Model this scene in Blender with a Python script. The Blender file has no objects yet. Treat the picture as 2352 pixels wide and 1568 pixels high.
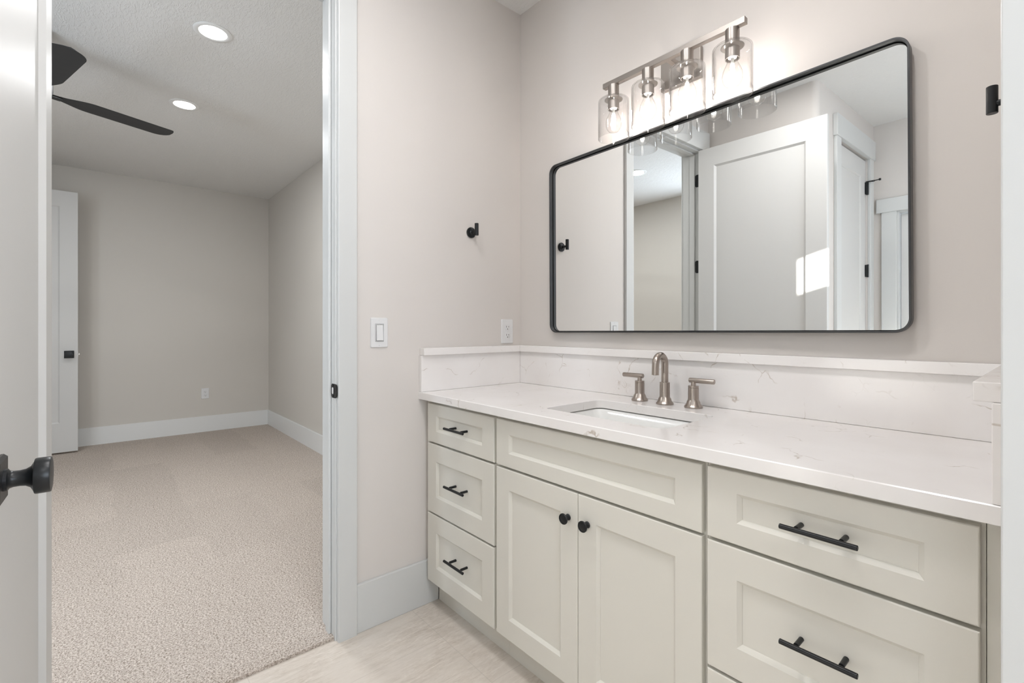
import bpy, bmesh, math, random
from mathutils import Vector, Matrix
random.seed(7)
S = bpy.context.scene
COL = S.collection
PI = math.pi

# ------------------------------------------------------------------ camera
cam_d = bpy.data.cameras.new('camera'); cam = bpy.data.objects.new('camera', cam_d); COL.objects.link(cam)
_yaw = math.radians(139.0945)
F = Vector((math.cos(_yaw), math.sin(_yaw), 0)); R = Vector((math.sin(_yaw), -math.cos(_yaw), 0)); U = Vector((0, 0, 1))
M = Matrix((R, U, -F)).transposed().to_4x4(); M.translation = Vector((1.76295, -1.58217, 1.16560))
cam.matrix_world = M
cam_d.sensor_fit = 'HORIZONTAL'; cam_d.sensor_width = 36.0
cam_d.lens = 1095.13 / 2352 * 36.0
cam_d.shift_y = -(784 - 754.6) / 2352
cam_d.clip_start = 0.02
S.camera = cam

# ------------------------------------------------------------------ world, sun, exposure
world = bpy.data.worlds.new('world'); S.world = world; world.use_nodes = True
bg = world.node_tree.nodes['Background']
bg.inputs[0].default_value = (0.79, 0.90, 1.03, 1); bg.inputs[1].default_value = 6.2
sun_d = bpy.data.lights.new('sun', 'SUN'); sun_d.energy = 12.0; sun_d.angle = 0.009; sun_d.color = (1.0, 0.97, 0.92)
sun = bpy.data.objects.new('sun', sun_d); COL.objects.link(sun)
sun.rotation_euler = Vector((-1.0, -0.745, -0.30)).to_track_quat('-Z', 'Y').to_euler()

def portal(name, loc, direction, sx, sy):
    d = bpy.data.lights.new(name, 'AREA'); d.shape = 'RECTANGLE'; d.size = sx; d.size_y = sy
    d.cycles.is_portal = True
    o = bpy.data.objects.new(name, d); COL.objects.link(o); o.location = loc
    o.rotation_euler = Vector(direction).to_track_quat('-Z', 'Z').to_euler()
    return o
portal('window_portal', (2.475, -3.06, 1.9), (0, 1, 0), 0.65, 0.4)
portal('window_portal', (2.525, 0.99, 1.5), (0, -1, 0), 1.15, 1.2)
portal('window_portal', (3.26, -1.0, 1.4), (-1, 0, 0), 1.0, 0.9)
portal('window_portal', (3.26, 0.39, 2.27), (-1, 0, 0), 0.72, 0.28)
portal('window_portal', (-0.65, -3.61, 1.6), (0, 1, 0), 0.8, 1.4)

S.view_settings.view_transform = 'Standard'
S.view_settings.look = 'None'
S.view_settings.exposure = 1.0
S.view_settings.gamma = 1.0
S.view_settings.use_curve_mapping = False
cy = S.cycles
cy.max_bounces = 10; cy.diffuse_bounces = 5; cy.glossy_bounces = 5; cy.transmission_bounces = 6; cy.transparent_max_bounces = 24
cy.sample_clamp_indirect = 6.0; cy.caustics_reflective = False; cy.caustics_refractive = False
cy.use_denoising = True
try:
    cy.denoiser = 'OPENIMAGEDENOISE'
except Exception:
    pass

# ------------------------------------------------------------------ materials
def mat(name, col=(.8, .8, .8), rough=.5, metal=0.0, spec=.5, **kw):
    m = bpy.data.materials.new(name); m.use_nodes = True
    b = m.node_tree.nodes['Principled BSDF']
    b.inputs['Base Color'].default_value = (*col, 1); b.inputs['Roughness'].default_value = rough
    b.inputs['Metallic'].default_value = metal; b.inputs['Specular IOR Level'].default_value = spec
    for k, v in kw.items():
        b.inputs[k.replace('_', ' ')].default_value = v
    return m
def N(m, typ, **kw):
    n = m.node_tree.nodes.new(typ)
    for k, v in kw.items():
        if k.startswith('i_'):
            n.inputs[k[2:].replace('_', ' ')].default_value = v
        else:
            setattr(n, k, v)
    return n
def L(m, a, b): m.node_tree.links.new(a, b)
def coords(m, scale=(1, 1, 1), loc=(0, 0, 0)):
    g = N(m, 'ShaderNodeNewGeometry'); mp = N(m, 'ShaderNodeMapping'); L(m, g.outputs['Position'], mp.inputs[0])
    mp.inputs['Scale'].default_value = scale; mp.inputs['Location'].default_value = loc
    return mp.outputs[0]
def noise(m, vec, scale, detail=2, rough=.5, dist=0):
    n = N(m, 'ShaderNodeTexNoise', i_Scale=scale, i_Detail=detail, i_Roughness=rough, i_Distortion=dist); L(m, vec, n.inputs['Vector'])
    return n.outputs['Fac']
def ramp(m, fac, stops):
    r = N(m, 'ShaderNodeValToRGB'); L(m, fac, r.inputs[0]); e = r.color_ramp.elements
    while len(e) < len(stops): e.new(.5)
    for i, (p, c) in enumerate(stops):
        e[i].position = p; e[i].color = (c, c, c, 1) if isinstance(c, (int, float)) else (*c, 1)
    return r.outputs[0]
def mix(m, fac, a, b, mode='MIX'):
    n = N(m, 'ShaderNodeMix', data_type='RGBA', blend_type=mode)
    if isinstance(fac, (int, float)): n.inputs[0].default_value = fac
    else: L(m, fac, n.inputs[0])
    for s, i in ((a, 6), (b, 7)):
        if isinstance(s, tuple): n.inputs[i].default_value = (*s, 1)
        else: L(m, s, n.inputs[i])
    return n.outputs[2]
def math_(m, op, a, b=0.0):
    n = N(m, 'ShaderNodeMath', operation=op)
    for s, i in ((a, 0), (b, 1)):
        if isinstance(s, (int, float)): n.inputs[i].default_value = s
        else: L(m, s, n.inputs[i])
    return n.outputs[0]
def bump(m, h, strength=.1, dist=.002):
    b = N(m, 'ShaderNodeBump'); b.inputs['Strength'].default_value = strength; b.inputs['Distance'].default_value = dist
    L(m, h, b.inputs['Height']); L(m, b.outputs[0], m.node_tree.nodes['Principled BSDF'].inputs['Normal'])
def base(m, out): L(m, out, m.node_tree.nodes['Principled BSDF'].inputs['Base Color'])

def wall_paint(name, col):
    m = mat(name, col, .62, spec=.35); bump(m, noise(m, coords(m), 260, 2), .10, .001); return m
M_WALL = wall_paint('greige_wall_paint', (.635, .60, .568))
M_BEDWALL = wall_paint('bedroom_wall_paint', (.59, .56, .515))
M_CEIL = mat('ceiling_paint', (.77, .765, .75), .8, spec=.2)
_v = coords(M_CEIL, (1, 2.6, 1)); _n = noise(M_CEIL, _v, 34, 3, .55, .8)
bump(M_CEIL, ramp(M_CEIL, _n, [(.46, 0.), (.60, 1.)]), .55, .0018)
M_TRIM = mat('white_trim_paint', (.585, .592, .582), .32, spec=.5)
M_DOORP = mat('white_door_paint', (.595, .59, .575), .46, spec=.4)
M_TRIM_LIT = mat('white_trim_paint_lit', (.72, .725, .715), .35, spec=.5)  # same trim paint, colour lightened to stand for brighter light on bedroom baseboards
M_CAB = mat('cream_cabinet_paint', (.665, .645, .585), .36, spec=.45)
M_CABIN = mat('cabinet_interior', (.5, .42, .32), .6)
M_PLAS = mat('white_plastic', (.69, .69, .69), .30)
M_GAP_SHADE = mat('grey_gap_shade', (.22, .22, .22), .6)  # grey that stands for shade in the switch gaps
M_SLOT = mat('slot_dark', (.10, .09, .08), .6)
M_SHADOW_LINE = mat('black_shadow_line', (.004, .004, .004), .8, spec=.1)  # black for the shadow line inside the mirror frame
M_CER = mat('white_ceramic', (.80, .80, .78), .08, spec=.6)
M_BLACK = mat('matte_black_metal', (.009, .010, .011), .34, spec=.35)
M_FRAME = mat('black_frame_metal', (.055, .056, .058), .36, metal=.6)
M_FAN = mat('fan_black', (.018, .019, .021), .5)
M_BRASS = mat('latch_steel', (.55, .52, .48), .3, metal=1.)
M_NICK = mat('brushed_nickel', (.40, .352, .315), .28, metal=1.)
_v = coords(M_NICK, (60, 60, 900)); _n = noise(M_NICK, _v, 1.0, 3); bump(M_NICK, _n, .06, .0004)
M_NICK2 = mat('satin_nickel', (.34, .31, .285), .40, metal=1.)
M_MIRR = mat('mirror_silver', (.93, .945, .94), .0, metal=1.)
M_FIXW = mat('light_trim_white', (.80, .80, .79), .4)
M_CAULK = mat('caulk', (.22, .17, .11), .7)

# quartz: white with thin broken tan veins
M_QTZ = mat('white_quartz', (.8, .78, .76), .16, spec=.5)
_v = coords(M_QTZ)
_w = N(M_QTZ, 'ShaderNodeTexNoise', i_Scale=7.0, i_Detail=4.0); L(M_QTZ, _v, _w.inputs['Vector'])
_vm = N(M_QTZ, 'ShaderNodeVectorMath', operation='MULTIPLY_ADD'); L(M_QTZ, _w.outputs['Color'], _vm.inputs[0])
_vm.inputs[1].default_value = (.16, .16, .16); L(M_QTZ, _v, _vm.inputs[2])
_vor = N(M_QTZ, 'ShaderNodeTexVoronoi', feature='DISTANCE_TO_EDGE', i_Scale=7.5); L(M_QTZ, _vm.outputs[0], _vor.inputs['Vector'])
_line = ramp(M_QTZ, _vor.outputs['Distance'], [(0., 1.), (.006, .85), (.016, 0.)])
_patch = ramp(M_QTZ, noise(M_QTZ, _v, 8.5, 3, .6), [(.53, 0.), (.62, 1.)])
_fine = ramp(M_QTZ, noise(M_QTZ, _v, 60, 3, .6), [(.35, .25), (.6, 1.)])
_m1 = math_(M_QTZ, 'MULTIPLY', math_(M_QTZ, 'MULTIPLY', _line, _patch), _fine)
_vor2 = N(M_QTZ, 'ShaderNodeTexVoronoi', feature='DISTANCE_TO_EDGE', i_Scale=17); L(M_QTZ, _vm.outputs[0], _vor2.inputs['Vector'])
_line2 = ramp(M_QTZ, _vor2.outputs['Distance'], [(0., 1.), (.02, 0.)])
_patch2 = ramp(M_QTZ, noise(M_QTZ, coords(M_QTZ, (1, 1, 1), (4, 7, 2)), 9, 3, .6), [(.58, 0.), (.70, .45)])
_m2 = math_(M_QTZ, 'MAXIMUM', math_(M_QTZ, 'MULTIPLY', _m1, .85), math_(M_QTZ, 'MULTIPLY', math_(M_QTZ, 'MULTIPLY', _line2, _patch2), .6))
_basec = mix(M_QTZ, ramp(M_QTZ, noise(M_QTZ, _v, 5, 3), [(.3, 0.), (.7, 1.)]), (.775, .745, .725), (.82, .80, .785))
base(M_QTZ, mix(M_QTZ, _m2, _basec, (.44, .37, .30)))

# bathroom floor tile: pale beige stone, streaks along Y, long joints
M_TILE = mat('stone_tile', (.5, .46, .41), .38, spec=.4)
_st = math_(M_TILE, 'ADD', math_(M_TILE, 'MULTIPLY', noise(M_TILE, coords(M_TILE, (13, 2.0, 1)), 4.5, 8, .72, .9), .65), math_(M_TILE, 'MULTIPLY', noise(M_TILE, coords(M_TILE, (30, 7, 1)), 7.0, 4, .7, .4), .35))
_cl = noise(M_TILE, coords(M_TILE, (1.6, .9, 1)), 3.0, 4, .6)
_c = mix(M_TILE, ramp(M_TILE, _st, [(.36, 0.), (.62, 1.)]), (.47, .405, .34), (.70, .64, .575))
_c = mix(M_TILE, ramp(M_TILE, _cl, [(.40, 0.), (.62, .80)]), _c, (.645, .59, .53))
_br = N(M_TILE, 'ShaderNodeTexBrick', offset=.5, squash=1.0, i_Scale=1.0, i_Mortar_Size=.0016, i_Mortar_Smooth=.2, i_Bias=0.0, i_Brick_Width=.6, i_Row_Height=.6)
L(M_TILE, coords(M_TILE, (1, 1, 1), (.36, 1.81, 0)), _br.inputs['Vector'])
_g = _br.outputs['Fac']
base(M_TILE, mix(M_TILE, math_(M_TILE, 'MULTIPLY', _g, .40), _c, (.44, .40, .355)))
bump(M_TILE, math_(M_TILE, 'SUBTRACT', math_(M_TILE, 'MULTIPLY', _st, .15), _g), .25, .001)

# carpet: speckled beige pile with faint vacuum tracks
M_CARP = mat('beige_carpet', (.5, .45, .4), .95, spec=.1)
_v = coords(M_CARP)
_sp = noise(M_CARP, _v, 150, 3, .75); _sp2 = noise(M_CARP, _v, 420, 2, .6)
_f = math_(M_CARP, 'ADD', math_(M_CARP, 'MULTIPLY', _sp, .65), math_(M_CARP, 'MULTIPLY', _sp2, .35))
_c = mix(M_CARP, ramp(M_CARP, _f, [(.38, 0.), (.58, 1.)]), (.22, .17, .13), (.72, .645, .58))
_vb = N(M_CARP, 'ShaderNodeTexBrick', offset=.37, i_Scale=1.0, i_Mortar_Size=.0, i_Brick_Width=.95, i_Row_Height=.36)
_vb.inputs['Color1'].default_value = (0, 0, 0, 1); _vb.inputs['Color2'].default_value = (1, 1, 1, 1)
_wv = N(M_CARP, 'ShaderNodeVectorMath', operation='MULTIPLY_ADD')
_wn = N(M_CARP, 'ShaderNodeTexNoise', i_Scale=5.0, i_Detail=3.0); L(M_CARP, _v, _wn.inputs['Vector'])
L(M_CARP, _wn.outputs['Color'], _wv.inputs[0]); _wv.inputs[1].default_value = (.14, .14, 0); L(M_CARP, _v, _wv.inputs[2])
L(M_CARP, _wv.outputs[0], _vb.inputs['Vector'])
_nap = mix(M_CARP, math_(M_CARP, 'MULTIPLY', noise(M_CARP, _v, 3.5, 4, .6), .8), _vb.outputs['Color'], (.5, .5, .5))
_napf = N(M_CARP, 'ShaderNodeMapRange'); L(M_CARP, _nap, _napf.inputs[0]); _napf.inputs[3].default_value = .90; _napf.inputs[4].default_value = 1.06
_c2 = N(M_CARP, 'ShaderNodeVectorMath', operation='SCALE'); L(M_CARP, _c, _c2.inputs[0]); L(M_CARP, _napf.outputs[0], _c2.inputs['Scale'])
base(M_CARP, _c2.outputs[0]); bump(M_CARP, _f, 1.0, .006)

def glass_mat(name, tint, edge, lo, hi, pw=3.0):
    m = bpy.data.materials.new(name); m.use_nodes = True; nt = m.node_tree; nt.nodes.clear()
    o = nt.nodes.new('ShaderNodeOutputMaterial'); t = nt.nodes.new('ShaderNodeBsdfTransparent'); g = nt.nodes.new('ShaderNodeBsdfGlossy')
    x = nt.nodes.new('ShaderNodeMixShader'); f = nt.nodes.new('ShaderNodeLayerWeight'); f.inputs[0].default_value = .5
    r = nt.nodes.new('ShaderNodeMapRange'); r.inputs[1].default_value = 0; r.inputs[2].default_value = 1; r.inputs[3].default_value = lo; r.inputs[4].default_value = hi
    p = nt.nodes.new('ShaderNodeMath'); p.operation = 'POWER'; p.inputs[1].default_value = pw
    q = nt.nodes.new('ShaderNodeMath'); q.operation = 'POWER'; q.inputs[1].default_value = 6.0
    c = nt.nodes.new('ShaderNodeMix'); c.data_type = 'RGBA'; c.inputs[6].default_value = (*tint, 1); c.inputs[7].default_value = (*edge, 1)
    g.inputs['Roughness'].default_value = .03; g.inputs[0].default_value = (1, 1, 1, 1)
    nt.links.new(f.outputs['Facing'], q.inputs[0]); nt.links.new(q.outputs[0], c.inputs[0]); nt.links.new(c.outputs[2], t.inputs[0])
    nt.links.new(f.outputs['Facing'], p.inputs[0]); nt.links.new(p.outputs[0], r.inputs[0])
    nt.links.new(r.outputs[0], x.inputs[0]); nt.links.new(t.outputs[0], x.inputs[1]); nt.links.new(g.outputs[0], x.inputs[2]); nt.links.new(x.outputs[0], o.inputs[0])
    return m
M_GLASS = glass_mat('clear_shade_glass', (.965, .965, .965), (.30, .29, .28), .035, .75)
M_BULB = glass_mat('clear_bulb_glass', (.97, .965, .96), (.45, .43, .41), .03, .5)
def emit(name, col, s):
    m = bpy.data.materials.new(name); m.use_nodes = True; nt = m.node_tree; nt.nodes.clear()
    o = nt.nodes.new('ShaderNodeOutputMaterial'); e = nt.nodes.new('ShaderNodeEmission'); e.inputs[0].default_value = (*col, 1); e.inputs[1].default_value = s
    nt.links.new(e.outputs[0], o.inputs[0]); return m
M_FIL = emit('glowing_filament', (1.0, .93, .86), 60)
M_LENS = emit('lit_downlight_lens', (1.0, .98, .95), 6)

# ------------------------------------------------------------------ object helpers
def tag(o, label=None, cat=None, group=None, kind=None):
    if label: o['label'] = label
    if cat: o['category'] = cat
    if group: o['group'] = group
    if kind: o['kind'] = kind
    return o
def mw(o):
    m = o.matrix_basis.copy()
    return mw(o.parent) @ m if o.parent else m
def empty(name, loc=(0, 0, 0), label=None, cat=None, group=None, kind=None, rot=(0, 0, 0)):
    o = bpy.data.objects.new(name, None); COL.objects.link(o); o.location = loc; o.rotation_euler = rot; o.empty_display_size = .05
    return tag(o, label, cat, group, kind)
def obj(name, bm, m, parent=None, world=True, smooth=False, angle=40):
    """links a bmesh as one object; geometry is given in world coordinates unless world=False (then in the parent's)"""
    bmesh.ops.recalc_face_normals(bm, faces=bm.faces)
    if parent is not None and world: bm.transform(mw(parent).inverted())
    me = bpy.data.meshes.new(name); bm.to_mesh(me); bm.free()
    for mm in (m if isinstance(m, (list, tuple)) else [m]): me.materials.append(mm)
    if smooth:
        for p in me.polygons: p.use_smooth = True
        me.set_sharp_from_angle(angle=math.radians(angle))
    o = bpy.data.objects.new(name, me); COL.objects.link(o)
    if parent is not None: o.parent = parent
    return o
def dup(root, loc, rot=None, label=None):
    r = root.copy(); COL.objects.link(r); r.location = loc
    if rot is not None: r.rotation_euler = rot
    if label: r['label'] = label
    for ch in list(root.children):
        c = ch.copy(); COL.objects.link(c); c.parent = r
        for g in list(ch.children):
            d = g.copy(); COL.objects.link(d); d.parent = c
    return r
def box(bm, x0, x1, y0, y1, z0, z1, bev=0.0, seg=2):
    vs = [bm.verts.new((x, y, z)) for x in (x0, x1) for y in (y0, y1) for z in (z0, z1)]
    fs = [(0, 1, 3, 2), (4, 6, 7, 5), (0, 4, 5, 1), (2, 3, 7, 6), (0, 2, 6, 4), (1, 5, 7, 3)]
    faces = [bm.faces.new([vs[i] for i in f]) for f in fs]
    if bev:
        es = list({e for f in faces for e in f.edges})
        bmesh.ops.bevel(bm, geom=es, offset=bev, segments=seg, profile=.5, affect='EDGES')
    return bm
def B(*a, **k): return box(bmesh.new(), *a, **k)
def loft(bm, rings, cap0=True, cap1=True, close=False):
    """rings: lists of equal numbers of points"""
    rv = [[bm.verts.new(p) for p in r] for r in rings]; n = len(rv[0])
    for a, b in zip(rv, rv[1:]):
        for i in range(n): bm.faces.new((a[i], a[(i + 1) % n], b[(i + 1) % n], b[i]))
    if close:
        a, b = rv[-1], rv[0]
        for i in range(n): bm.faces.new((a[i], a[(i + 1) % n], b[(i + 1) % n], b[i]))
    else:
        if cap0: bm.faces.new(rv[0])
        if cap1: bm.faces.new(rv[-1])
    return bm
def lathe(bm, prof, c=(0, 0, 0), axis='Z', seg=32, cap=True, flip=1):
    """prof: (radius, height) pairs along the axis"""
    c = Vector(c); rings = []
    for r, h in prof:
        ring = []
        for i in range(seg):
            a = 2 * PI * i / seg; u, w = r * math.cos(a), r * math.sin(a); h2 = h * flip
            ring.append(c + (Vector((u, w, h2)) if axis == 'Z' else Vector((u, h2, w)) if axis == 'Y' else Vector((h2, u, w))))
        rings.append(ring)
    return loft(bm, rings, cap, cap)
def tube(bm, pts, r, seg=16, cap=True):
    pts = [Vector(p) for p in pts]; rings = []; up = None
    for i, p in enumerate(pts):
        t = (pts[min(i + 1, len(pts) - 1)] - pts[max(i - 1, 0)]).normalized()
        if up is None: up = Vector((0, 0, 1)) if abs(t.z) < .9 else Vector((1, 0, 0))
        s = t.cross(up).normalized(); up = s.cross(t).normalized()
        rr = r[i] if isinstance(r, (list, tuple)) else r
        rings.append([p + (s * math.cos(2 * PI * k / seg) + up * math.sin(2 * PI * k / seg)) * rr for k in range(seg)])
    return loft(bm, rings, cap, cap)
def rrect(x0, x1, z0, z1, r, n=8):
    """outline of a rounded rectangle, counter-clockwise in 2D"""
    out = []
    for cx, cz, a0 in ((x1 - r, z1 - r, 0), (x0 + r, z1 - r, 90), (x0 + r, z0 + r, 180), (x1 - r, z0 + r, 270)):
        for k in range(n + 1):
            a = math.radians(a0 + 90 * k / n); out.append((cx + r * math.cos(a), cz + r * math.sin(a)))
    return out
def shaker(x0, x1, z0, z1, yf, yb, stile, top, bot, depth=.009, bev=.008, both=False, e=.0022):
    """a recessed-panel front whose face looks towards -Y at y = yf (yb behind it)"""
    bm = bmesh.new(); s = 1 if yb > yf else -1
    def q(l, t, b, y): return [(x0 + l, y, z0 + b), (x1 - l, y, z0 + b), (x1 - l, y, z1 - t), (x0 + l, y, z1 - t)]
    fr = [q(0, 0, 0, yf + s * e), q(e * .35, e * .35, e * .35, yf + s * e * .35), q(e, e, e, yf), q(stile, top, bot, yf), q(stile + bev, top + bev, bot + bev, yf + s * (depth - .002)), q(stile + bev + .0008, top + bev + .0008, bot + bev + .0008, yf + s * depth)]
    if both:
        y2 = yb
        bk = [q(stile + bev, top + bev, bot + bev, y2 - s * depth), q(stile, top, bot, y2), q(e, e, e, y2), q(0, 0, 0, y2 - s * e)]
    else:
        bk = [q(0, 0, 0, yb)]
    rings = list(reversed(fr)) + list(reversed(bk))
    return loft(bm, rings)
def frame_plate(bm, outer, holes_fn=None): pass

# ------------------------------------------------------------------ dimensions
W = 1.7165; H = 2.7225; FL = .0085; FC = .0205
XB, YB, YL = -4.495, -0.038, -3.55           # bedroom: far wall, side wall, window wall
YJ0, YJ1, DH = -0.920, -1.7184, 2.455          # doorway jambs and height
YF = -2.955                                    # bathroom far wall
XC, YC = 0.705, -1.83                         # closet block corner
XR = 3.2

# ------------------------------------------------------------------ structure
def struct(name, bm, m, label, cat, **k):
    return tag(obj(name, bm, m, **k), label, cat, kind='structure')
bm = bmesh.new()
box(bm, -.13, 0, YJ0, .12, 0, H); box(bm, -.13, 0, YJ1, YJ0, DH, H); box(bm, -.13, 0, YL - .1, YJ1, 0, H)
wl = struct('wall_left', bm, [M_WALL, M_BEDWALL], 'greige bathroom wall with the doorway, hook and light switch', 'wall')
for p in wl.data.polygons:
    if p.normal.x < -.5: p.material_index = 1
struct('wall_back', B(-.13, 1.85, 0, .12, 0, H), M_WALL, 'greige bathroom wall behind the big black framed mirror', 'wall')
bm = bmesh.new(); box(bm, W, 1.85, -.757, .9, 0, H)
struct('wall_right', bm, M_WALL, 'short greige wall at the open end of the vanity with a black hook', 'wall')
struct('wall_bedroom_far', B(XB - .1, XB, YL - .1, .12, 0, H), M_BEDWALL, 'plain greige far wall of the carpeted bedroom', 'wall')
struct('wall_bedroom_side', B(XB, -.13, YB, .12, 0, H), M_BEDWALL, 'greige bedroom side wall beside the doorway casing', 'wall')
bm = bmesh.new()
wx0, wx1, wz0, wz1 = -1.05, -.25, .9, 2.3
box(bm, XB, wx0, YL - .1, YL, 0, H); box(bm, wx1, -.13, YL - .1, YL, 0, H); box(bm, wx0, wx1, YL - .1, YL, 0, wz0); box(bm, wx0, wx1, YL - .1, YL, wz1, H)
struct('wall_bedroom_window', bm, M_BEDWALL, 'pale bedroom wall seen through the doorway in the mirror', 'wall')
bm = bmesh.new()
box(bm, XB + .001, -4.195, -2.66, -2.54, FC, H); box(bm, -4.195, -3.415, -2.66, -2.54, 2.44, H); box(bm, -3.415, -3.2, -2.66, -2.54, FC, H); box(bm, -3.32, -3.2, YL + .001, -2.66, FC, H)
struct('wall_bedroom_entry', bm, M_BEDWALL, 'bedroom entry wall that carries the open white door', 'wall')
# bathroom far side
bm = bmesh.new()
c0 = .04
pts = [(XC - c0 + c0 * math.sin(a), YC - c0 + c0 * math.cos(a)) for a in [PI / 2 * k / 8 for k in range(9)]]
poly = [(0, YC)] + pts + [(XC, -2.188), (XC - .1, -2.188), (XC - .1, YC - .1), (0, YC - .1)]
loft(bm, [[(x, y, 0) for x, y in poly], [(x, y, H) for x, y in poly]])
box(bm, XC - .1, XC, YF, -2.813, 0, H); box(bm, XC - .1, XC, -2.813, -2.188, 2.44, H)
struct('wall_closet', bm, M_WALL, 'greige closet wall with a rounded corner behind the open bathroom door', 'wall', smooth=True, angle=30)
bm = bmesh.new()
box(bm, 0, .847, YF - .1, YF, 0, H); box(bm, .847, 1.662, YF - .1, YF, 2.045, H); box(bm, 1.662, 2.15, YF - .1, YF, 0, H)
box(bm, 2.15, 2.8, YF - .1, YF, 0, 1.7); box(bm, 2.15, 2.8, YF - .1, YF, 2.1, H); box(bm, 2.8, XR, YF - .1, YF, 0, H)
struct('wall_far', bm, M_WALL, 'greige bathroom wall at the far end of the mirror view', 'wall')
bm = bmesh.new()
box(bm, XR, XR + .1, YF - .1, -1.5, 0, H); box(bm, XR, XR + .1, -.5, .03, 0, H); box(bm, XR, XR + .1, -1.5, -.5, 0, .95); box(bm, XR, XR + .1, -1.5, -.5, 1.85, H); box(bm, XR, XR + .1, .75, 1.0, 0, H); box(bm, XR, XR + .1, .03, .75, 0, 2.13); box(bm, XR, XR + .1, .03, .75, 2.41, H)
box(bm, 1.712, 1.95, .9, 1.0, 0, H); box(bm, 3.1, XR, .9, 1.0, 0, H); box(bm, 1.95, 3.1, .9, 1.0, 0, .9); box(bm, 1.95, 3.1, .9, 1.0, 2.1, H)
struct('wall_outer', bm, M_WALL, 'outer bathroom wall with a high narrow window', 'wall')
bm = bmesh.new(); box(bm, XB - .1, -.0115, YL - .1, 1.0, -.08, FL - .0085); box(bm, -.0115, XR + .1, YL - .1, 1.0, -.08, FL)
bmesh.ops.remove_doubles(bm, verts=bm.verts, dist=1e-5)
struct('floor', bm, M_TILE, 'pale beige stone tile floor of the bathroom', 'floor')
bm = bmesh.new(); box(bm, XB + .001, -.131, -2.539, YB - .001, FL - .008, FC); box(bm, -3.199, -.131, YL + .001, -2.539, FL - .008, FC); box(bm, -.131, -.011, YJ1 + .001, YJ0 - .001, FL - .008, FC)
bmesh.ops.remove_doubles(bm, verts=bm.verts, dist=1e-5)
o = obj('carpet', bm, M_CARP)
tag(o, 'beige speckled carpet with faint vacuum tracks in the bedroom', 'carpet', kind='stuff')
struct('ceiling', B(XB - .1, XR + .1, YL - .1, 1.0, H, H + .1), M_CEIL, 'white textured ceiling over bedroom and bathroom', 'ceiling')

# baseboards
def baseboard(bm, x0, x1, y0, y1): box(bm, x0, x1, y0, y1, FL, .1927, bev=.0025, seg=2); return bm
struct('baseboard_left', baseboard(bmesh.new(), 0, .014, -.8445, -.482), M_TRIM, 'tall white baseboard between doorway casing and vanity', 'baseboard')
bm = baseboard(bmesh.new(), XB, XB + .014, -2.54, YB); struct('baseboard_bedroom_far', bm, M_TRIM_LIT, 'tall white baseboard along the far bedroom wall', 'baseboard')
bm = baseboard(bmesh.new(), XB + .014, -.13, YB - .014, YB); struct('baseboard_bedroom_side', bm, M_TRIM_LIT, 'tall white baseboard along the bedroom side wall', 'baseboard')
bm = baseboard(bmesh.new(), XC, XC + .014, -2.10, YC - .042); struct('baseboard_closet', bm, M_TRIM, 'short white baseboard beside the closet door', 'baseboard')

# doorway trim (bathroom side casing, jambs, stops, header)
def casing_board(bm, x0, x1, y0, y1, z0, z1): return box(bm, x0, x1, y0, y1, z0, z1, bev=.003, seg=2)
tr = empty('trim_1', (0, -1.3, 0), 'white square-edged casing around the bedroom doorway', 'door casing', kind='structure')
casing_board_bm = bmesh.new(); casing_board(casing_board_bm, 0, .020, -.9155, -.8442, 0, DH - .002)
obj('casing', casing_board_bm, M_TRIM, tr)
bm = bmesh.new(); casing_board(bm, 0, .020, -1.7955, -1.7245, 0, DH - .002); obj('casing', bm, M_TRIM, tr)
bm = bmesh.new(); casing_board(bm, 0, .026, -1.806, -.834, DH - .002, DH + .138); box(bm, 0, .022, -1.797, -.842, DH - .0, DH + .004); obj('header', bm, M_TRIM, tr)
for y0, y1, s in ((YJ0 - .001, YJ0 + .012, 1), (YJ1 - .012, YJ1 + .001, -1)):
    bm = bmesh.new(); box(bm, -.132, .001, y0, y1, 0, DH, bev=.0015)
    obj('jamb', bm, M_TRIM, tr)
    bm = bmesh.new()
    ys = (YJ0 - .011, YJ0 - .001) if s > 0 else (YJ1 + .001, YJ1 + .011)
    box(bm, -.0745, -.0385, ys[0], ys[1], .004, DH - .012, bev=.003); obj('door_stop', bm, M_TRIM, tr)
bm = B(-.132, .001, YJ1, YJ0, DH - .012, DH + .001); obj('head_jamb', bm, M_TRIM, tr)
bm = B(-.0745, -.0385, YJ1 + .012, YJ0 - .012, DH - .022, DH - .012, bev=.003); obj('head_stop', bm, M_TRIM, tr)
for y0, y1 in ((-.9155, -.8442), (-1.7955, -1.7245)):
    obj('bedroom_casing', B(-.150, -.13, y0, y1, .012, DH, bev=.003), M_TRIM, tr)
obj('bedroom_header', B(-.154, -.13, -1.806, -.834, DH, DH + .14, bev=.003), M_TRIM, tr)
# strike plate with its rounded lip
bm = bmesh.new()
out = rrect(-.034, .012, .908, .9605, .011, 6)
loft(bm, [[(x, YJ0 - .0012, z) for x, z in out], [(x, YJ0 - .0028 + max(0, x + .004) * .35, z) for x, z in out]])
sp = obj('strike_plate', bm, M_BLACK, tr, smooth=True)
hole = rrect(-.027, -.012, .922, .947, .006, 6)
bm = bmesh.new(); loft(bm, [[(x, YJ0 - .0030, z) for x, z in hole], [(x, YJ0 - .0034, z) for x, z in hole]]); obj('latch_hole', bm, M_PLAS, sp)
for z in (.9145, .9545):
    bm = bmesh.new(); lathe(bm, [(.0035, 0), (.0028, -.0012)], (-.0195, YJ0 - .0028, z), 'Y', 12); obj('screw', bm, M_BLACK, sp, smooth=True)
# end trim of the short wall beside the camera
struct('trim_2', B(1.7166, 1.858, -.80, -.756, FL, H, bev=.002), M_TRIM, 'white corner trim at the end of the short vanity wall', 'trim')

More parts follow.
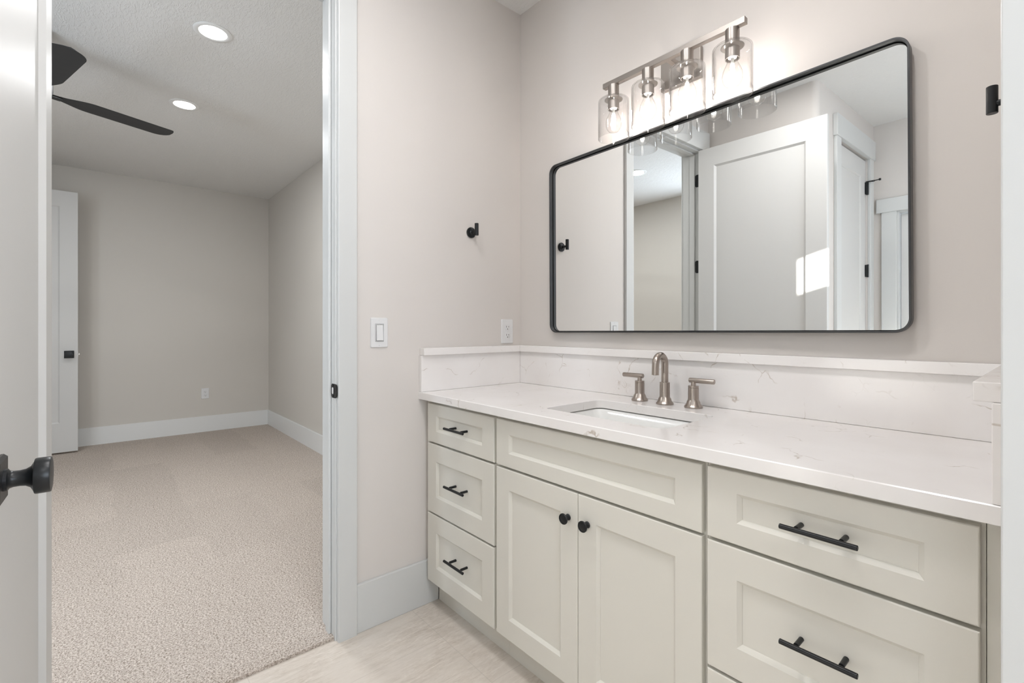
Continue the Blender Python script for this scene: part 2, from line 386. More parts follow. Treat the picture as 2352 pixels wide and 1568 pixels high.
# ------------------------------------------------------------------ doors
def knob_set(parent, name, x, z, ysurf, s, axis='Y', proj=.060, backplate=.034):
    """square-rosed round knob standing out along s*Y from y = ysurf, in the parent's coordinates"""
    k = .5
    bm = bmesh.new(); b = backplate
    def sq(h, y): return [(x - h, ysurf + s * y, z - h), (x + h, ysurf + s * y, z - h), (x + h, ysurf + s * y, z + h), (x - h, ysurf + s * y, z + h)]
    loft(bm, [sq(b, 0), sq(b, .0035), sq(b - .0035, .0085)])
    r = obj(name, bm, M_BLACK, parent, world=False)
    bm = bmesh.new()
    lathe(bm, [(.0165, .0085), (.0165, .0125), (.0135, .0145), (.0122, .0185), (.0120, .0255), (.0130, .032), (.0165, .0375), (.0235, .0410), (.0268, .0420), (.0276, .0436), (.0276, .0590), (.0268, .0606), (.0238, .0612), (.0001, .0613)], (x, ysurf, z), 'Y', 40, flip=s)
    obj('knob', bm, M_BLACK, r, world=False, smooth=True)
    return r
def hinge_leaf(parent, x, y0, y1, z, name='hinge'):
    pass
d1 = empty('door_1', (.006, -1.6764, 0), 'white recessed-panel door standing open by the near jamb', 'door', kind='structure', rot=(0, 0, math.radians(-1.9)))
leafm = shaker(.003, .790, .018, 2.440, -.035, 0.0, .112, .128, .24, depth=.013, bev=.012, both=True)
leaf = obj('door_panel', leafm, M_DOORP, d1, world=False)
kn = knob_set(d1, 'door_knob', .702, .935, 0.0, 1)
knob_set(d1, 'door_knob', .702, .935, -.035, -1)
bm = B(.7895, .7912, -.029, -.006, .905, .963); obj('latch_plate', bm, M_BLACK, d1, world=False)
for z in (.20, 1.615, 2.24):
    bm = bmesh.new(); out = rrect(-.0005, .0022, z - .045, z + .045, .0008, 2)
    pl = rrect(-.026, -.002, z - .045, z + .045, .012, 6)
    loft(bm, [[(.0008 + .0016, -.035 - yy, zz) for yy, zz in [(p[0] + .002, p[1]) for p in pl]], [(.0040, -.035 - yy, zz) for yy, zz in [(p[0] + .002, p[1]) for p in pl]]])
    lathe(bm, [(.0062, z - .045), (.0062, z + .045)], (-.001, -.0405, 0), 'Z', 14)
    obj('hinge', bm, M_BLACK, d1, world=False, smooth=True)
# hinge leaves screwed to the jamb, seen in the mirror
for z in (.20, 1.615, 2.24):
    pl = rrect(-.036, .0005, z - .045, z + .045, .012, 6)
    bm = bmesh.new(); loft(bm, [[(x, YJ1 + .0008, zz) for x, zz in pl], [(x, YJ1 + .0030, zz) for x, zz in pl]])
    obj('hinge_leaf', bm, M_BLACK, tr, smooth=True)

# bedroom door standing open in front of the far wall
d2 = empty('door_2', (-4.215, -2.522, 0), 'white panel door standing open in front of the far bedroom wall', 'door', kind='structure', rot=(0, 0, PI / 2))
obj('door_panel', shaker(.004, .793, .036, 2.4255, 0, .035, .123, .141, .267, depth=.008, bev=.010, both=True), M_DOORP, d2, world=False)
knob_set(d2, 'door_knob', .733, .929, 0.0, -1)
knob_set(d2, 'door_knob', .733, .929, .035, 1)
bm = B(.793, .7945, .006, .029, .902, .957); lp = obj('latch_plate', bm, M_BRASS, d2, world=False)
bm = B(.7945, .806, .012, .023, .921, .937, bev=.002); obj('latch_bolt', bm, M_BRASS, lp, world=False)
bm = bmesh.new(); lathe(bm, [(.006, 0), (.006, .012), (.0075, .013), (.0075, .018)], (.785, .036, .085), 'Y', 12); obj('bumper', bm, M_BLACK, d2, world=False, smooth=True)

# closet door reflected in the mirror
t3 = empty('trim_3', (XC, -2.5, 0), 'white casing with a wide header around the closet door', 'door casing', kind='structure')
obj('casing', B(XC, XC + .02, -2.188, -2.103, FL, 2.44, bev=.003), M_TRIM, t3)
obj('casing', B(XC, XC + .02, -2.888, -2.813, FL, 2.44, bev=.003), M_TRIM, t3)
obj('header', B(XC, XC + .028, -2.900, -2.090, 2.437, 2.580, bev=.003), M_TRIM, t3)
d3 = empty('door_3', (XC - .012, -2.809, 0), 'closed white closet door with black hinges, reflected in the mirror', 'door', kind='structure', rot=(0, 0, PI / 2))
obj('door_panel', shaker(.0, .617, .018, 2.428, 0, .035, .105, .128, .24, depth=.008, bev=.010), M_DOORP, d3, world=False)
for z in (.25, 1.60, 2.22):
    bm = bmesh.new(); box(bm, -.004, .018, -.0125, -.0005, z - .045, z + .045, bev=.001)
    lathe(bm, [(.0068, z - .048), (.0068, z + .048)], (-.006, -.013, 0), 'Z', 14)
    h_ = obj('hinge', bm, M_BLACK, d3, world=False, smooth=True)
    if z > 2:
        bm = bmesh.new(); box(bm, -.012, .006, -.055, -.006, z + .047, z + .053)
        tube(bm, [(-.003, -.05, z + .050), (.004, -.085, z + .050)], .0035, 10); lathe(bm, [(.008, -.082), (.008, -.094)], (.004, 0, z + .050), 'Y', 14)
        tube(bm, [(.02, -.046, z + .044), (-.006, -.05, z + .048)], .005, 10)
        obj('hinge_stop', bm, M_BLACK, h_, world=False, smooth=True)
# far doorway reflected at the mirror's edge
t4 = empty('trim_4', (1.3, YF, 0), 'white casing and header of the far doorway reflected in the mirror', 'door casing', kind='structure')
obj('casing', B(.757, .847, YF, YF + .02, 0, 2.045, bev=.003), M_TRIM, t4)
obj('casing', B(1.662, 1.752, YF, YF + .02, 0, 2.045, bev=.003), M_TRIM, t4)
obj('header', B(.727, 1.777, YF, YF + .028, 2.043, 2.147, bev=.003), M_TRIM, t4)
obj('jamb', B(.847, .857, YF - .1, YF, 0, 2.045), M_TRIM, t4)
obj('head_jamb', B(.857, 1.662, YF - .1, YF, 2.033, 2.045), M_TRIM, t4)
d4 = empty('door_4', (.859, YF - .055, 0), 'closed white door at the far end of the mirror view', 'door', kind='structure')
obj('door_panel', shaker(0, .80, .018, 2.030, 0, -.035, .105, .128, .24, depth=.008, bev=.010), M_DOORP, d4, world=False)

# windows (out of view; they let the daylight in)
def window(name, label, axis, a0, a1, z0, z1, p0, p1):
    w = empty(name, (0, 0, 0), label, 'window', kind='structure'); t = .03
    for i, (u0, u1, v0, v1) in enumerate(((a0, a1, z0, z0 + t), (a0, a1, z1 - t, z1), (a0, a0 + t, z0 + t, z1 - t), (a1 - t, a1, z0 + t, z1 - t))):
        obj('window_frame', B(u0, u1, p0, p1, v0, v1) if axis == 'X' else B(p0, p1, u0, u1, v0, v1), M_TRIM, w)
    return w
window('fill_window_1', 'added unseen white framed daylight window in the bathroom far wall', 'X', 2.15, 2.8, 1.7, 2.1, YF - .08, YF - .04)  # added out of view to bring more daylight into the bathroom
window('window_2', 'high narrow white framed window in the outer bathroom wall', 'Y', .03, .75, 2.13, 2.41, XR + .04, XR + .08)
window('fill_window_4', 'added unseen white framed daylight window in the outer bathroom wall', 'Y', -1.5, -.5, .95, 1.85, XR + .04, XR + .08)  # unseen window added to light the doorway wall
window('fill_window_5', 'added unseen white framed daylight window in the outer bathroom end wall', 'X', 1.95, 3.1, .9, 2.1, .94, .98)  # added to light the far wall in the mirror; itself unseen
window('window_3', 'white framed window in the bedroom wall', 'X', -1.05, -.25, .9, 2.3, YL - .08, YL - .04)

# ------------------------------------------------------------------ vanity
YD = -.5466; YFF = -.5286; ZT, Z1B, Z2T, Z2B, Z3T, Z3B = .8572, .7003, .6928, .4110, .4038, .1226; CT0, CT1 = .872, .902
TH = abs(YD - YFF)
def carcass(x0, x1, rails, stiles, filler=None):
    bm = bmesh.new(); z0 = Z3B + .003
    box(bm, x0, x0 + .016, YFF + .019, -.004, z0, CT0); box(bm, x1 - .016, x1, YFF + .019, -.004, z0, CT0)
    box(bm, x0 + .016, x1 - .016, YFF + .019, -.004, z0, z0 + .016); box(bm, x0 + .016, x1 - .016, -.010, -.004, z0 + .016, CT0)
    for a, b in stiles: box(bm, a, b, YFF, YFF + .019, z0, CT0, bev=.0008, seg=1)
    for a, b in rails: box(bm, stiles[0][1], stiles[-1][0], YFF, YFF + .019, a, b)
    return bm
def pull(parent, cx, cz, ln=.128, sp=.0745, off=.029, r=.0050):
    y = YD - off; bm = bmesh.new()
    lathe(bm, [(r - .0008, -ln / 2), (r, -ln / 2 + .0008), (r, ln / 2 - .0008), (r - .0008, ln / 2)], (cx, y, cz), 'X', 24)
    for sx in (-1, 1): lathe(bm, [(r * .95, 0), (r * .95, -off)], (cx + sx * sp / 2, YD + .009, cz), 'Y', 20)
    return obj('drawer_pull', bm, M_BLACK, parent, smooth=True)
def drawer_unit(name, x0, x1, sx0, sx1, label, stiles, fx0, fx1, pcx, toe):
    u = empty(name, ((x0 + x1) / 2, YFF, 0), label, 'cabinet', 'vanity drawer cabinets')
    rails = ((Z3B + .003, Z3B + .035), (Z2B - .012, Z3T + .012) if Z2B < Z3T else (Z3T - .012, Z2B + .012), (Z2T - .012, Z1B + .012), (ZT - .012, CT0))
    obj('cabinet_body', carcass(x0, x1, rails, stiles), M_CAB, u)
    obj('toe_kick', B(toe[0], toe[1], -.4806, -.466, FL, Z3B + .003), M_CAB, u)
    for zb, zt, rail, pz in ((Z1B, ZT, .0465, .780), (Z2B, Z2T, .068, .5550), (Z3B, Z3T, .068, .2690)):
        d = obj('drawer_front', shaker(fx0, fx1, zb, zt, YD, YFF - .0006, .066, rail, rail), M_CAB, u)
        pull(d, pcx, pz)
    return u
ul = drawer_unit('drawer_cabinet', .002, .4776, 0, 0, 'cream three-drawer cabinet against the wall beside the doorway', ((.002, .048), (.455, .4776)), .030, .4705, .2625, (.015, .4776))
us = empty('sink_cabinet', (.855, YFF, 0), 'cream sink cabinet with two doors and black knobs', 'cabinet')
obj('cabinet_body', carcass(.4782, 1.2320, ((Z3B + .003, Z3B + .035), (Z2T - .012, Z1B + .012), (ZT - .012, CT0)), ((.4782, .503), (1.208, 1.2320))), M_CAB, us)
obj('toe_kick', B(.4782, 1.2320, -.4806, -.466, FL, Z3B + .003), M_CAB, us)
obj('false_drawer_front', shaker(.4846, 1.2264, Z1B, ZT, YD, YFF - .0006, .066, .0465, .0465), M_CAB, us)
for a, b, kx in ((.4846, .8538, .8186), (.8556, 1.2264, .8909)):
    d = obj('cabinet_door', shaker(a, b, Z3B, Z2T, YD, YFF - .0006, .066, .068, .068), M_CAB, us)
    bm = bmesh.new()
    lathe(bm, [(.0094, 0), (.0094, .0015), (.0085, .0030), (.0055, .0050), (.0048, .0090), (.0052, .0135), (.0085, .0165), (.0140, .0185), (.0157, .0200), (.0158, .0225), (.0150, .0240), (.0128, .0246), (.0122, .0232), (.0110, .0236), (.0001, .0248)], (kx, YD, .6160), 'Y', 36, flip=-1)
    obj('cabinet_knob', bm, M_BLACK, d, smooth=True, angle=28)
ur = drawer_unit('drawer_cabinet', 1.2326, 1.6846, 0, 0, 'cream three-drawer cabinet at the open end of the vanity', ((1.2326, 1.256), (1.656, 1.6846)), 1.2387, 1.6790, 1.4640, (1.2326, W - .001))
obj('filler_panel', B(1.6854, W - .001, YFF, YFF + .019, Z3B + .003, CT0, bev=.0008, seg=1), M_CAB, ur)

# countertop with the sink cut-out
SX0, SX1, SY0, SY1, SR = .633, 1.077, -.463, -.172, .028
def slab_with_hole(x0, x1, y0, y1, z0, z1, e=.002):
    bm = bmesh.new(); n = 8
    hole = rrect(SX0, SX1, SY0, SY1, SR, n)
    def rect(i): return [(x1 - i, y1 - i), (x0 + i, y1 - i), (x0 + i, y0 + i), (x1 - i, y0 + i)]
    def layer(z, rc, hl, grow=0):
        o = [bm.verts.new((x, y, z)) for x, y in rc]; cx, cyy = (SX0 + SX1) / 2, (SY0 + SY1) / 2
        h = [bm.verts.new((x + grow * (1 if x > cx else -1), y + grow * (1 if y > cyy else -1), z)) for x, y in hl]
        for c in range(4):
            for k in range(n): bm.faces.new((o[c], h[c * (n + 1) + k], h[c * (n + 1) + k + 1]))
            d = (c + 1) % 4; bm.faces.new((o[c], h[c * (n + 1) + n], h[(d * (n + 1)) % len(h)], o[d]))
        return o, h
    ot, ht = layer(z1, rect(e), hole, .0015); ob, hb = layer(z0, rect(0), hole)
    om = [bm.verts.new((x, y, z1 - e)) for x, y in rect(0)]; hm = [bm.verts.new((x, y, z1 - .0015)) for x, y in hole]
    for a, b in ((ot, om), (om, ob), (ht, hm), (hm, hb)):
        m_ = len(a)
        for i in range(m_): bm.faces.new((a[i], a[(i + 1) % m_], b[(i + 1) % m_], b[i]))
    return bm
ct = obj('countertop', slab_with_hole(.0005, W - .001, -.5716, -.0005, CT0 + .0005, CT1), M_QTZ)
tag(ct, 'long white quartz countertop with fine tan veins and a sink cut-out', 'countertop')
SZ0, SZ1, CZ0, CZ1 = CT1 + .0004, 1.0542, 1.0544, 1.0845
def splash(name, label, s, c, loc):
    r = empty(name, loc, label, 'backsplash')
    obj('splash_slab', B(*s, bev=.0012, seg=1), M_QTZ, r); obj('ledge_cap', B(*c, bev=.0018, seg=2), M_QTZ, r); return r
splash('backsplash', 'long white quartz backsplash with a ledge cap below the mirror', (.0005, W - .001, -.0203, -.0004, SZ0, SZ1), (.0005, W - .001, -.0345, -.0004, CZ0, CZ1), (.86, 0, CT1))
splash('side_splash', 'short white quartz side splash on the doorway wall below the outlet', (.0006, .0212, -.5705, -.0209, SZ0, SZ1), (.0006, .0360, -.5660, -.0351, CZ0, CZ1), (.01, -.3, CT1))
splash('side_splash', 'short white quartz side splash at the open end of the vanity', (1.6935, W - .0008, -.5705, -.0209, SZ0, SZ1), (1.6722, W - .0008, -.5650, -.0351, CZ0, CZ1), (1.7, -.3, CT1))

# undermount sink
sk = empty('sink', (.855, -.32, CT0), 'white rectangular undermount basin below the countertop cut-out', 'sink')
bm = bmesh.new(); zt = CT0 - .0035
prof = [(.020, zt - .010), (.020, zt), (.004, zt), (.001, zt - .003), (-.010, zt - .055), (-.020, zt - .115), (-.045, zt - .135), (-.12, zt - .140)]
loft(bm, [[(x, y, z) for x, y in rrect(SX0 - g, SX1 + g, SY0 - g, SY1 + g, max(.012, SR + g + .012), 8)] for g, z in prof]
     , cap0=False)
outer = [(.020, zt - .010), (.012, zt - .012), (.004, zt - .06), (-.006, zt - .13), (-.03, zt - .150), (-.12, zt - .152)]
loft(bm, [[(x, y, z) for x, y in rrect(SX0 - g, SX1 + g, SY0 - g, SY1 + g, max(.012, SR + g + .012), 8)] for g, z in outer], cap0=False)
bmesh.ops.remove_doubles(bm, verts=bm.verts, dist=1e-5)
obj('basin', bm, M_CER, sk, smooth=True, angle=50)
bm = bmesh.new(); lathe(bm, [(.030, 0), (.030, .002), (.026, .0035), (.018, .0025), (.0175, .006), (.0001, .0062)], (.855, -.318, zt - .1398), 'Z', 28); obj('drain', bm, M_NICK, sk, smooth=True)

# widespread faucet
fa = empty('faucet', (.854, -.083, CT1), 'brushed nickel widespread faucet with two lever handles behind the sink', 'faucet')
def pedestal(bm, x, y, ztop, flange=.0295, body=.0172):
    lathe(bm, [(flange, CT1 + .0003), (flange, CT1 + .0045), (flange - .0012, CT1 + .0065), (flange - .0065, CT1 + .0130), (body + .004, CT1 + .0205), (body + .0010, CT1 + .0245), (body, CT1 + .0290), (body, ztop - .0010), (body - .0010, ztop)], (x, y, 0), 'Z', 40)
fx, fy = .8530, -.087
bm = bmesh.new(); pedestal(bm, fx, fy, .9790); spb = obj('spout_base', bm, M_NICK, fa, smooth=True, angle=30)
bm = bmesh.new(); r = .0290; zc = 1.0435
pts = [(fx, fy, .972)] + [(fx, fy, .99 + .0535 * k / 4) for k in range(5)][:-1] + [(fx, fy - r + r * math.cos(a), zc + r * math.sin(a)) for a in [PI * k / 22 for k in range(23)]] + [(fx, fy - 2 * r - .001, zc - .018), (fx, fy - 2 * r - .002, 1.0075)]
tube(bm, pts, .0121, 28); spo = obj('spout', bm, M_NICK, fa, smooth=True)
bm = bmesh.new(); lathe(bm, [(.0085, 1.0078), (.0085, 1.0072)], (fx, fy - 2 * r - .002, 0), 'Z', 20); obj('aerator', bm, M_SLOT, spo, smooth=True)
for hx, s in ((.7458, -1), (.9555, 1)):
    hy = -.080
    bm = bmesh.new(); pedestal(bm, hx, hy, .9690); hb_ = obj('lever_handle', bm, M_NICK, fa, smooth=True, angle=30)
    bm = bmesh.new(); lathe(bm, [(.0160, .9690), (.0160, .9698), (.0172, .9700), (.0172, .9742), (.0160, .9752), (.0080, .9752), (.0078, .9880)], (hx, hy, 0), 'Z', 32); obj('handle_collar', bm, M_NICK, hb_, smooth=True, angle=30)
    bm = bmesh.new(); a0, a1 = (hx - s * .0150, hx + s * .0735)
    lathe(bm, [(.0001, 0), (.0070, .0003), (.0082, .0016), (.0082, .0845), (.0074, .0868), (.0001, .0885)], (a0, hy, .9930), 'X', 28, flip=s); obj('lever', bm, M_NICK, hb_, smooth=True)

# ------------------------------------------------------------------ mirror
mz0, mz1, mx0, mx1, mr = 1.1535, 1.9108, .2293, 1.5140, .038
cxm, czm = (mx0 + mx1) / 2, (mz0 + mz1) / 2
mi = empty('mirror', (cxm, -.0082, czm - .002), 'large rounded rectangular wall mirror in a thin black metal frame', 'mirror', rot=(0, math.radians(-.30), -.012))
hw, hh = (mx1 - mx0) / 2, (mz1 - mz0) / 2
def mring(i, y): return [(x, y, z) for x, z in rrect(-hw + i, hw - i, -hh + i, hh - i, mr - i, 12)]
bm = bmesh.new(); loft(bm, [mring(.0006, -.0270), mring(0, -.0264), mring(0, -.0006), mring(.0052, -.0006), mring(.0052, -.0264), mring(.0046, -.0270)], close=True)
obj('mirror_frame', bm, M_FRAME, mi, world=False, smooth=True, angle=30)
bm = bmesh.new(); loft(bm, [mring(.0053, -.0092), mring(.0053, -.0020), mring(.0074, -.0020), mring(.0074, -.0092)], close=True)  # black ring stands in for the shadow where frame meets glass
obj('frame_shadow_line', bm, M_SHADOW_LINE, mi, world=False)
GY, GT, GA = -.0060, 0.0, -.005     # glass: depth, slight turn and slight bow
bm = bmesh.new(); i = .0056; gx, gz, gr = hw - i, hh - i, mr - i; nx, nz = 96, 10; front = []; back = []
xs = [-gx * math.cos(PI * k / nx) for k in range(nx + 1)]
for x in xs:
    d = max(0, abs(x) - (gx - gr)); zz = gz - gr + math.sqrt(max(0, gr * gr - d * d))
    y = GY + GT * x + GA * x * x
    front.append([bm.verts.new((x, y, -zz + 2 * zz * k / nz)) for k in range(nz + 1)])
    back.append([bm.verts.new((x, y + .004, -zz + 2 * zz * k / nz)) for k in range(nz + 1)])
for g, fl in ((front, 0), (back, 1)):
    for a, b in zip(g, g[1:]):
        for k in range(nz): bm.faces.new((a[k], b[k], b[k + 1], a[k + 1]) if not fl else (a[k + 1], b[k + 1], b[k], a[k]))
for a, b, c, d in zip(front, front[1:], back, back[1:]):
    bm.faces.new((a[0], c[0], d[0], b[0])); bm.faces.new((a[nz], b[nz], d[nz], c[nz]))
for g, h in ((front[0], back[0]), (front[-1], back[-1])):
    for k in range(nz): bm.faces.new((g[k], h[k], h[k + 1], g[k + 1]))
obj('mirror_glass', bm, M_MIRR, mi, world=False, smooth=True, angle=30)

# ------------------------------------------------------------------ vanity light
LX, LY, LZ = .8718, -.105, 2.0975
vl = empty('vanity_light', (LX, 0, LZ), 'four-light satin nickel vanity fixture with clear glass shades above the mirror', 'wall light')
bm = bmesh.new(); box(bm, LX - .0765, LX + .0765, -.020, -.0005, LZ - .063, LZ + .045, bev=.0015); obj('back_plate', bm, M_NICK2, vl)
obj('arm', B(LX - .009, LX + .009, LY + .0098, -.0198, LZ - .008, LZ + .008, bev=.001, seg=1), M_NICK2, vl)
obj('crossbar', B(LX - .2690, LX + .2660, LY - .010, LY + .0098, LZ - .0098, LZ + .0098, bev=.0008, seg=1), M_NICK2, vl)
for k in range(4):
    x = LX + (k - 1.5) * .1497; c = (x, LY, 0)
    bm = bmesh.new()
    lathe(bm, [(.0205, LZ - .0100), (.0205, LZ - .0585), (.0202, LZ - .0620), (.0340, LZ - .0628), (.0340, LZ - .0640), (.0211, LZ - .0690), (.0211, LZ - .1010), (.0185, LZ - .1012), (.0185, LZ - .088), (.0001, LZ - .088)], c, 'Z', 36)
    so = obj('lamp_socket', bm, M_NICK2, vl, smooth=True, angle=30)
    bm = bmesh.new(); zt2, zb2, R0, t = LZ - .0625, LZ - .2115, .0580, .0028
    ringp = [(.0225, zt2), (R0 - .012, zt2), (R0 - .0045, zt2 - .0018), (R0 - .001, zt2 - .0055), (R0, zt2 - .012), (R0, zb2 + .001), (R0 - .0008, zb2), (R0 - t + .0008, zb2), (R0 - t, zb2 + .001), (R0 - t, zt2 - .012), (R0 - t - .003, zt2 - .005), (R0 - .013, zt2 - t), (.0225, zt2 - t)]
    rings = [[(c[0] + r_ * math.cos(2 * PI * q / 56), c[1] + r_ * math.sin(2 * PI * q / 56), z) for q in range(56)] for r_, z in ringp]
    loft(bm, rings, close=True); obj('glass_shade', bm, M_GLASS, vl, smooth=True, angle=50)
    bm = bmesh.new(); zb = LZ - .096
    prof = [(.0130, zb), (.0138, zb - .008), (.0165, zb - .018), (.0225, zb - .031), (.0275, zb - .043), (.0298, zb - .056), (.0290, zb - .068), (.0250, zb - .079), (.0180, zb - .087), (.0090, zb - .0915), (.0001, zb - .0925)]
    lathe(bm, prof, c, 'Z', 36, cap=False); bu = obj('bulb', bm, M_BULB, vl, smooth=True, angle=80)
    bm = bmesh.new(); lathe(bm, [(.0128, zb + .012), (.0128, zb - .001), (.0050, zb - .003), (.0035, zb - .022), (.0001, zb - .023)], c, 'Z', 20); obj('bulb_base', bm, M_CER, bu, smooth=True)
    bm = bmesh.new()
    for q in range(6):
        a = 2 * PI * q / 6 + .3; b_ = a + .9
        tube(bm, [(x + .0035 * math.cos(a), LY + .0035 * math.sin(a), zb - .020), (x + .0072 * math.cos((a + b_) / 2), LY + .0072 * math.sin((a + b_) / 2), zb - .045), (x + .0060 * math.cos(b_), LY + .0060 * math.sin(b_), zb - .070)], .0016, 8)
    obj('filament', bm, M_FIL, bu, smooth=True)
    ld = bpy.data.lights.new('bulb_glow', 'POINT'); ld.energy = .52; ld.color = (1.0, .95, .955); ld.shadow_soft_size = .009
    lo = bpy.data.objects.new('bulb_glow', ld); COL.objects.link(lo); lo.parent = bu; lo.location = mw(vl).inverted() @ Vector((x, LY, zb - .050))

# ------------------------------------------------------------------ wall hooks
def make_hook(x, y, z, label, g):
    h = empty('robe_hook', (x, y, z), label, 'hook', g)
    bm = bmesh.new(); lathe(bm, [(.0225, 0), (.0240, .0010), (.0240, .0060), (.0225, .0078), (.0120, .0085), (.0090, .0105), (.0070, .0120)], (0, 0, 0), 'X', 40); obj('wall_plate', bm, M_BLACK, h, world=False, smooth=True, angle=30)
    bm = bmesh.new(); lathe(bm, [(.0062, .0100), (.0062, .0440)], (0, 0, 0), 'X', 24); obj('stem', bm, M_BLACK, h, world=False, smooth=True)
    bm = bmesh.new(); lathe(bm, [(.0084, -.0185), (.0090, -.0178), (.0090, .0348), (.0084, .0355)], (.045, 0, 0), 'Z', 28); obj('peg', bm, M_BLACK, h, world=False, smooth=True, angle=30)
    return h
hk = make_hook(.0003, -.3035, 1.6018, 'black robe hook on the wall between doorway and mirror', 'robe hooks')
dup(hk, (W - .0003, -.2350, 1.6130), (0, 0, PI), 'black robe hook on the short wall past the mirror')

# ------------------------------------------------------------------ switch and outlets (face +X, local origin at plate centre)
def plate_bm(w, h, t):
    bm = bmesh.new()
    loft(bm, [[(x, y, z) for y, z in rrect(-w / 2 + i, w / 2 - i, -h / 2 + i, h / 2 - i, .004, 4)] for i, x in ((0, 0), (0, t * .35), (.0022, t))]); return bm
sw = empty('light_switch', (.0003, -.7486, 1.1500), 'white rocker light switch on the wall beside the doorway', 'light switch')
obj('cover_plate', plate_bm(.0725, .1165, .0055), M_PLAS, sw, world=False)
bm = bmesh.new(); fr_ = lambda g, x: [(x, y, z) for y, z in rrect(-.0168 + g, .0168 - g, -.0342 + g, .0342 - g, .0012, 3)]
loft(bm, [fr_(0, .0050), fr_(0, .0058), fr_(.0004, .0064), fr_(.0016, .0064), fr_(.0020, .0050)], close=True); obj('rocker_frame', bm, M_PLAS, sw, world=False)
bm = bmesh.new(); loft(bm, [fr_(-.0012, .0054), fr_(-.0012, .0056), fr_(-.0001, .0056), fr_(-.0001, .0054)], close=True); obj('frame_gap_shade', bm, M_GAP_SHADE, sw, world=False)  # grey ring coloured as the shadow line around the rocker frame
bm = bmesh.new(); loft(bm, [fr_(.0021, .0052), fr_(.0021, .0055)]); obj('rocker_recess_shade', bm, M_GAP_SHADE, sw, world=False)  # grey sheet coloured as the shade around the rocker
bm = bmesh.new(); loft(bm, [[(.0050, -.0136, -.0310), (.0050, .0136, -.0310), (.0050, .0136, .0310), (.0050, -.0136, .0310)], [(.0112, -.0133, -.0305), (.0112, .0133, -.0305), (.0068, .0133, .0305), (.0068, -.0133, .0305)]]); obj('rocker', bm, M_PLAS, sw, world=False)
for z in (-.0485, .0485):
    bm = bmesh.new(); lathe(bm, [(.0030, .0050), (.0030, .0060), (.0022, .0064)], (0, 0, z), 'X', 14); obj('screw', bm, M_PLAS, sw, world=False, smooth=True)
def make_outlet(loc, label):
    o = empty('wall_outlet', loc, label, 'outlet', 'duplex wall outlets')
    obj('cover_plate', plate_bm(.0725, .1165, .0055), M_PLAS, o, world=False)
    for z in (-.0195, .0195):
        bm = bmesh.new(); out = rrect(-.0168, .0168, -.0142, .0142, .0095, 6)
        loft(bm, [[(.0050, y, z + q) for y, q in out], [(.0064, y, z + q) for y, q in out], [(.0068, y * .95, z + q * .95) for y, q in out]])
        re = obj('receptacle', bm, M_PLAS, o, world=False, smooth=True, angle=30)
        bm = bmesh.new()
        for y, h_ in ((-.0064, .0042), (.0064, .0034)): box(bm, .0066, .00705, y - .0013, y + .0013, z + .0030 - h_, z + .0030 + h_)
        lathe(bm, [(.0026, .0066), (.0026, .00705)], (0, 0, z - .0082), 'X', 14); obj('slots', bm, M_SLOT, re, world=False)
    bm = bmesh.new(); lathe(bm, [(.0028, .0050), (.0028, .0061), (.0020, .0065)], (0, 0, 0), 'X', 14); obj('screw', bm, M_PLAS, o, world=False, smooth=True)
    return o
ou = make_outlet((.0003, -.0888, 1.1527), 'white duplex wall outlet above the side splash')
dup(ou, (XB + .0003, -.6872, .4447), None, 'white duplex wall outlet low on the far bedroom wall')

# ------------------------------------------------------------------ recessed downlights
def make_downlight(x, y, label):
    d = empty('recessed_light', (x, y, H), label, 'ceiling light', 'recessed ceiling lights')
    bm = bmesh.new()
    prof = [(.0640, -.0004), (.0890, -.0004), (.0890, -.0020), (.0860, -.0048), (.0700, -.0062), (.0640, -.0040)]
    loft(bm, [[(r_ * math.cos(2 * PI * q / 56), r_ * math.sin(2 * PI * q / 56), z) for q in range(56)] for r_, z in prof], close=True)
    obj('trim_ring', bm, M_FIXW, d, world=False, smooth=True, angle=40)
    bm = bmesh.new(); lathe(bm, [(.0638, -.0006), (.0638, -.0030), (.0600, -.0036), (.0001, -.0042)], (0, 0, 0), 'Z', 48); obj('lens', bm, M_LENS, d, world=False, smooth=True)
    ld = bpy.data.lights.new('downlight_glow', 'AREA'); ld.shape = 'DISK'; ld.size = .12; ld.energy = 5.5; ld.color = (.97, .985, 1.0)
    lo = bpy.data.objects.new('downlight_glow', ld); COL.objects.link(lo); lo.parent = d; lo.location = (0, 0, -.012)
    return d
bath_fill = bpy.data.lights.new('bath_fill', 'AREA'); bath_fill.shape = 'DISK'; bath_fill.size = .12; bath_fill.energy = 4.2; bath_fill.color = (1.0, .985, .99)  # light for the unseen bathroom fill lamps
dl = make_downlight(-1.159, -1.129, 'round lit recessed ceiling light nearer the doorway')
dup(dl, (-2.234, -1.133, H), None, 'round lit recessed ceiling light deeper in the bedroom, beyond the fan blade')
dup(dl, (-1.060, -2.460, H), None, 'round lit recessed ceiling light seen only as a reflection in the mirror')
dup(dl, (-2.245, -2.400, H), None, 'round lit recessed ceiling light on the hidden side of the fan')


for (x, y), t in (((.72, -1.2), 'added unseen fill downlight above the doorway end of the bathroom'), ((1.42, -1.05), 'added unseen fill downlight above the open end of the vanity'), ((2.5, -1.5), 'added unseen fill downlight over the bathroom area past the short vanity wall')):
    q = dup(dl, (x, y, H), None, t)  # downlight copies added as bathroom fill, placed where the mirror cannot show them
    for c in q.children:
        if c.type == 'LIGHT': c.data = bath_fill

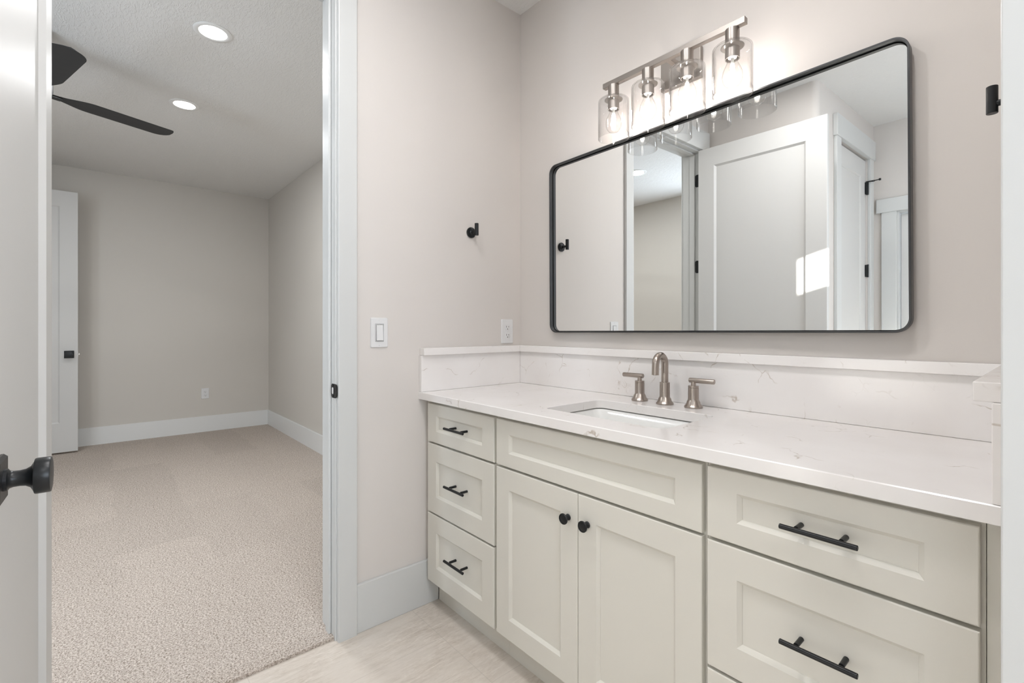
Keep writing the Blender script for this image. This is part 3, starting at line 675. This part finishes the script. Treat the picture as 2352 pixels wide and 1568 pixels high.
# ------------------------------------------------------------------ ceiling fan
FZ = 2.40; FX, FY = -1.728, -1.842
fan = empty('ceiling_fan', (FX, FY, FZ), 'black ceiling fan in the bedroom, mostly hidden by the near door', 'ceiling fan')
bm = bmesh.new(); lathe(bm, [(.065, H - FZ - .0005), (.065, H - FZ - .03), (.030, H - FZ - .06), (.0001, H - FZ - .061)], (0, 0, 0), 'Z', 32); obj('canopy', bm, M_FAN, fan, world=False, smooth=True, angle=30)
bm = bmesh.new(); lathe(bm, [(.012, H - FZ - .06), (.012, .10)], (0, 0, 0), 'Z', 20); obj('downrod', bm, M_FAN, fan, world=False, smooth=True)
bm = bmesh.new(); lathe(bm, [(.020, .11), (.060, .10), (.078, .07), (.078, .012), (.068, -.03), (.045, -.040), (.0001, -.042)], (0, 0, 0), 'Z', 40); obj('motor_housing', bm, M_FAN, fan, world=False, smooth=True, angle=30)
def blade(ang):
    bm = bmesh.new(); n = 60; rings = []
    for k in range(n + 1):
        t = 1 - (1 - k / n) ** 1.7; r_ = .070 + .575 * t; tw = min(1, t / .30); tw = tw * tw * (3 - 2 * tw)
        e = max(0, (t - .955) / .045)
        lo = -(.024 + .051 * tw) * (1 - .05 * t) * math.sqrt(max(.02, 1 - e * e * .9)); hi = (.020 + .044 * tw) * math.sqrt(max(.02, 1 - max(0, (t - .87) / .13) ** 2 * .98))
        sec = []
        for u, q in ((0, 0), (.2, 1), (.5, 1.25), (.8, 1), (1, 0), (.8, -1), (.5, -1), (.2, -1)):
            y = lo + (hi - lo) * u
            sec.append((r_, y, -y * .05 + q * .003 + math.sin(PI * u) * .004))
        rings.append(sec)
    loft(bm, rings); bm.transform(Matrix.Rotation(ang, 4, 'Z'))
    b_ = obj('blade', bm, M_FAN, fan, world=False, smooth=True, angle=50)
    bm = bmesh.new(); box(bm, .055, .115, -.018, .018, -.008, .004, bev=.002); bm.transform(Matrix.Rotation(ang, 4, 'Z')); obj('blade_bracket', bm, M_FAN, b_, world=False)
for a in (15.5, 110.5, 197, 291): blade(math.radians(a))
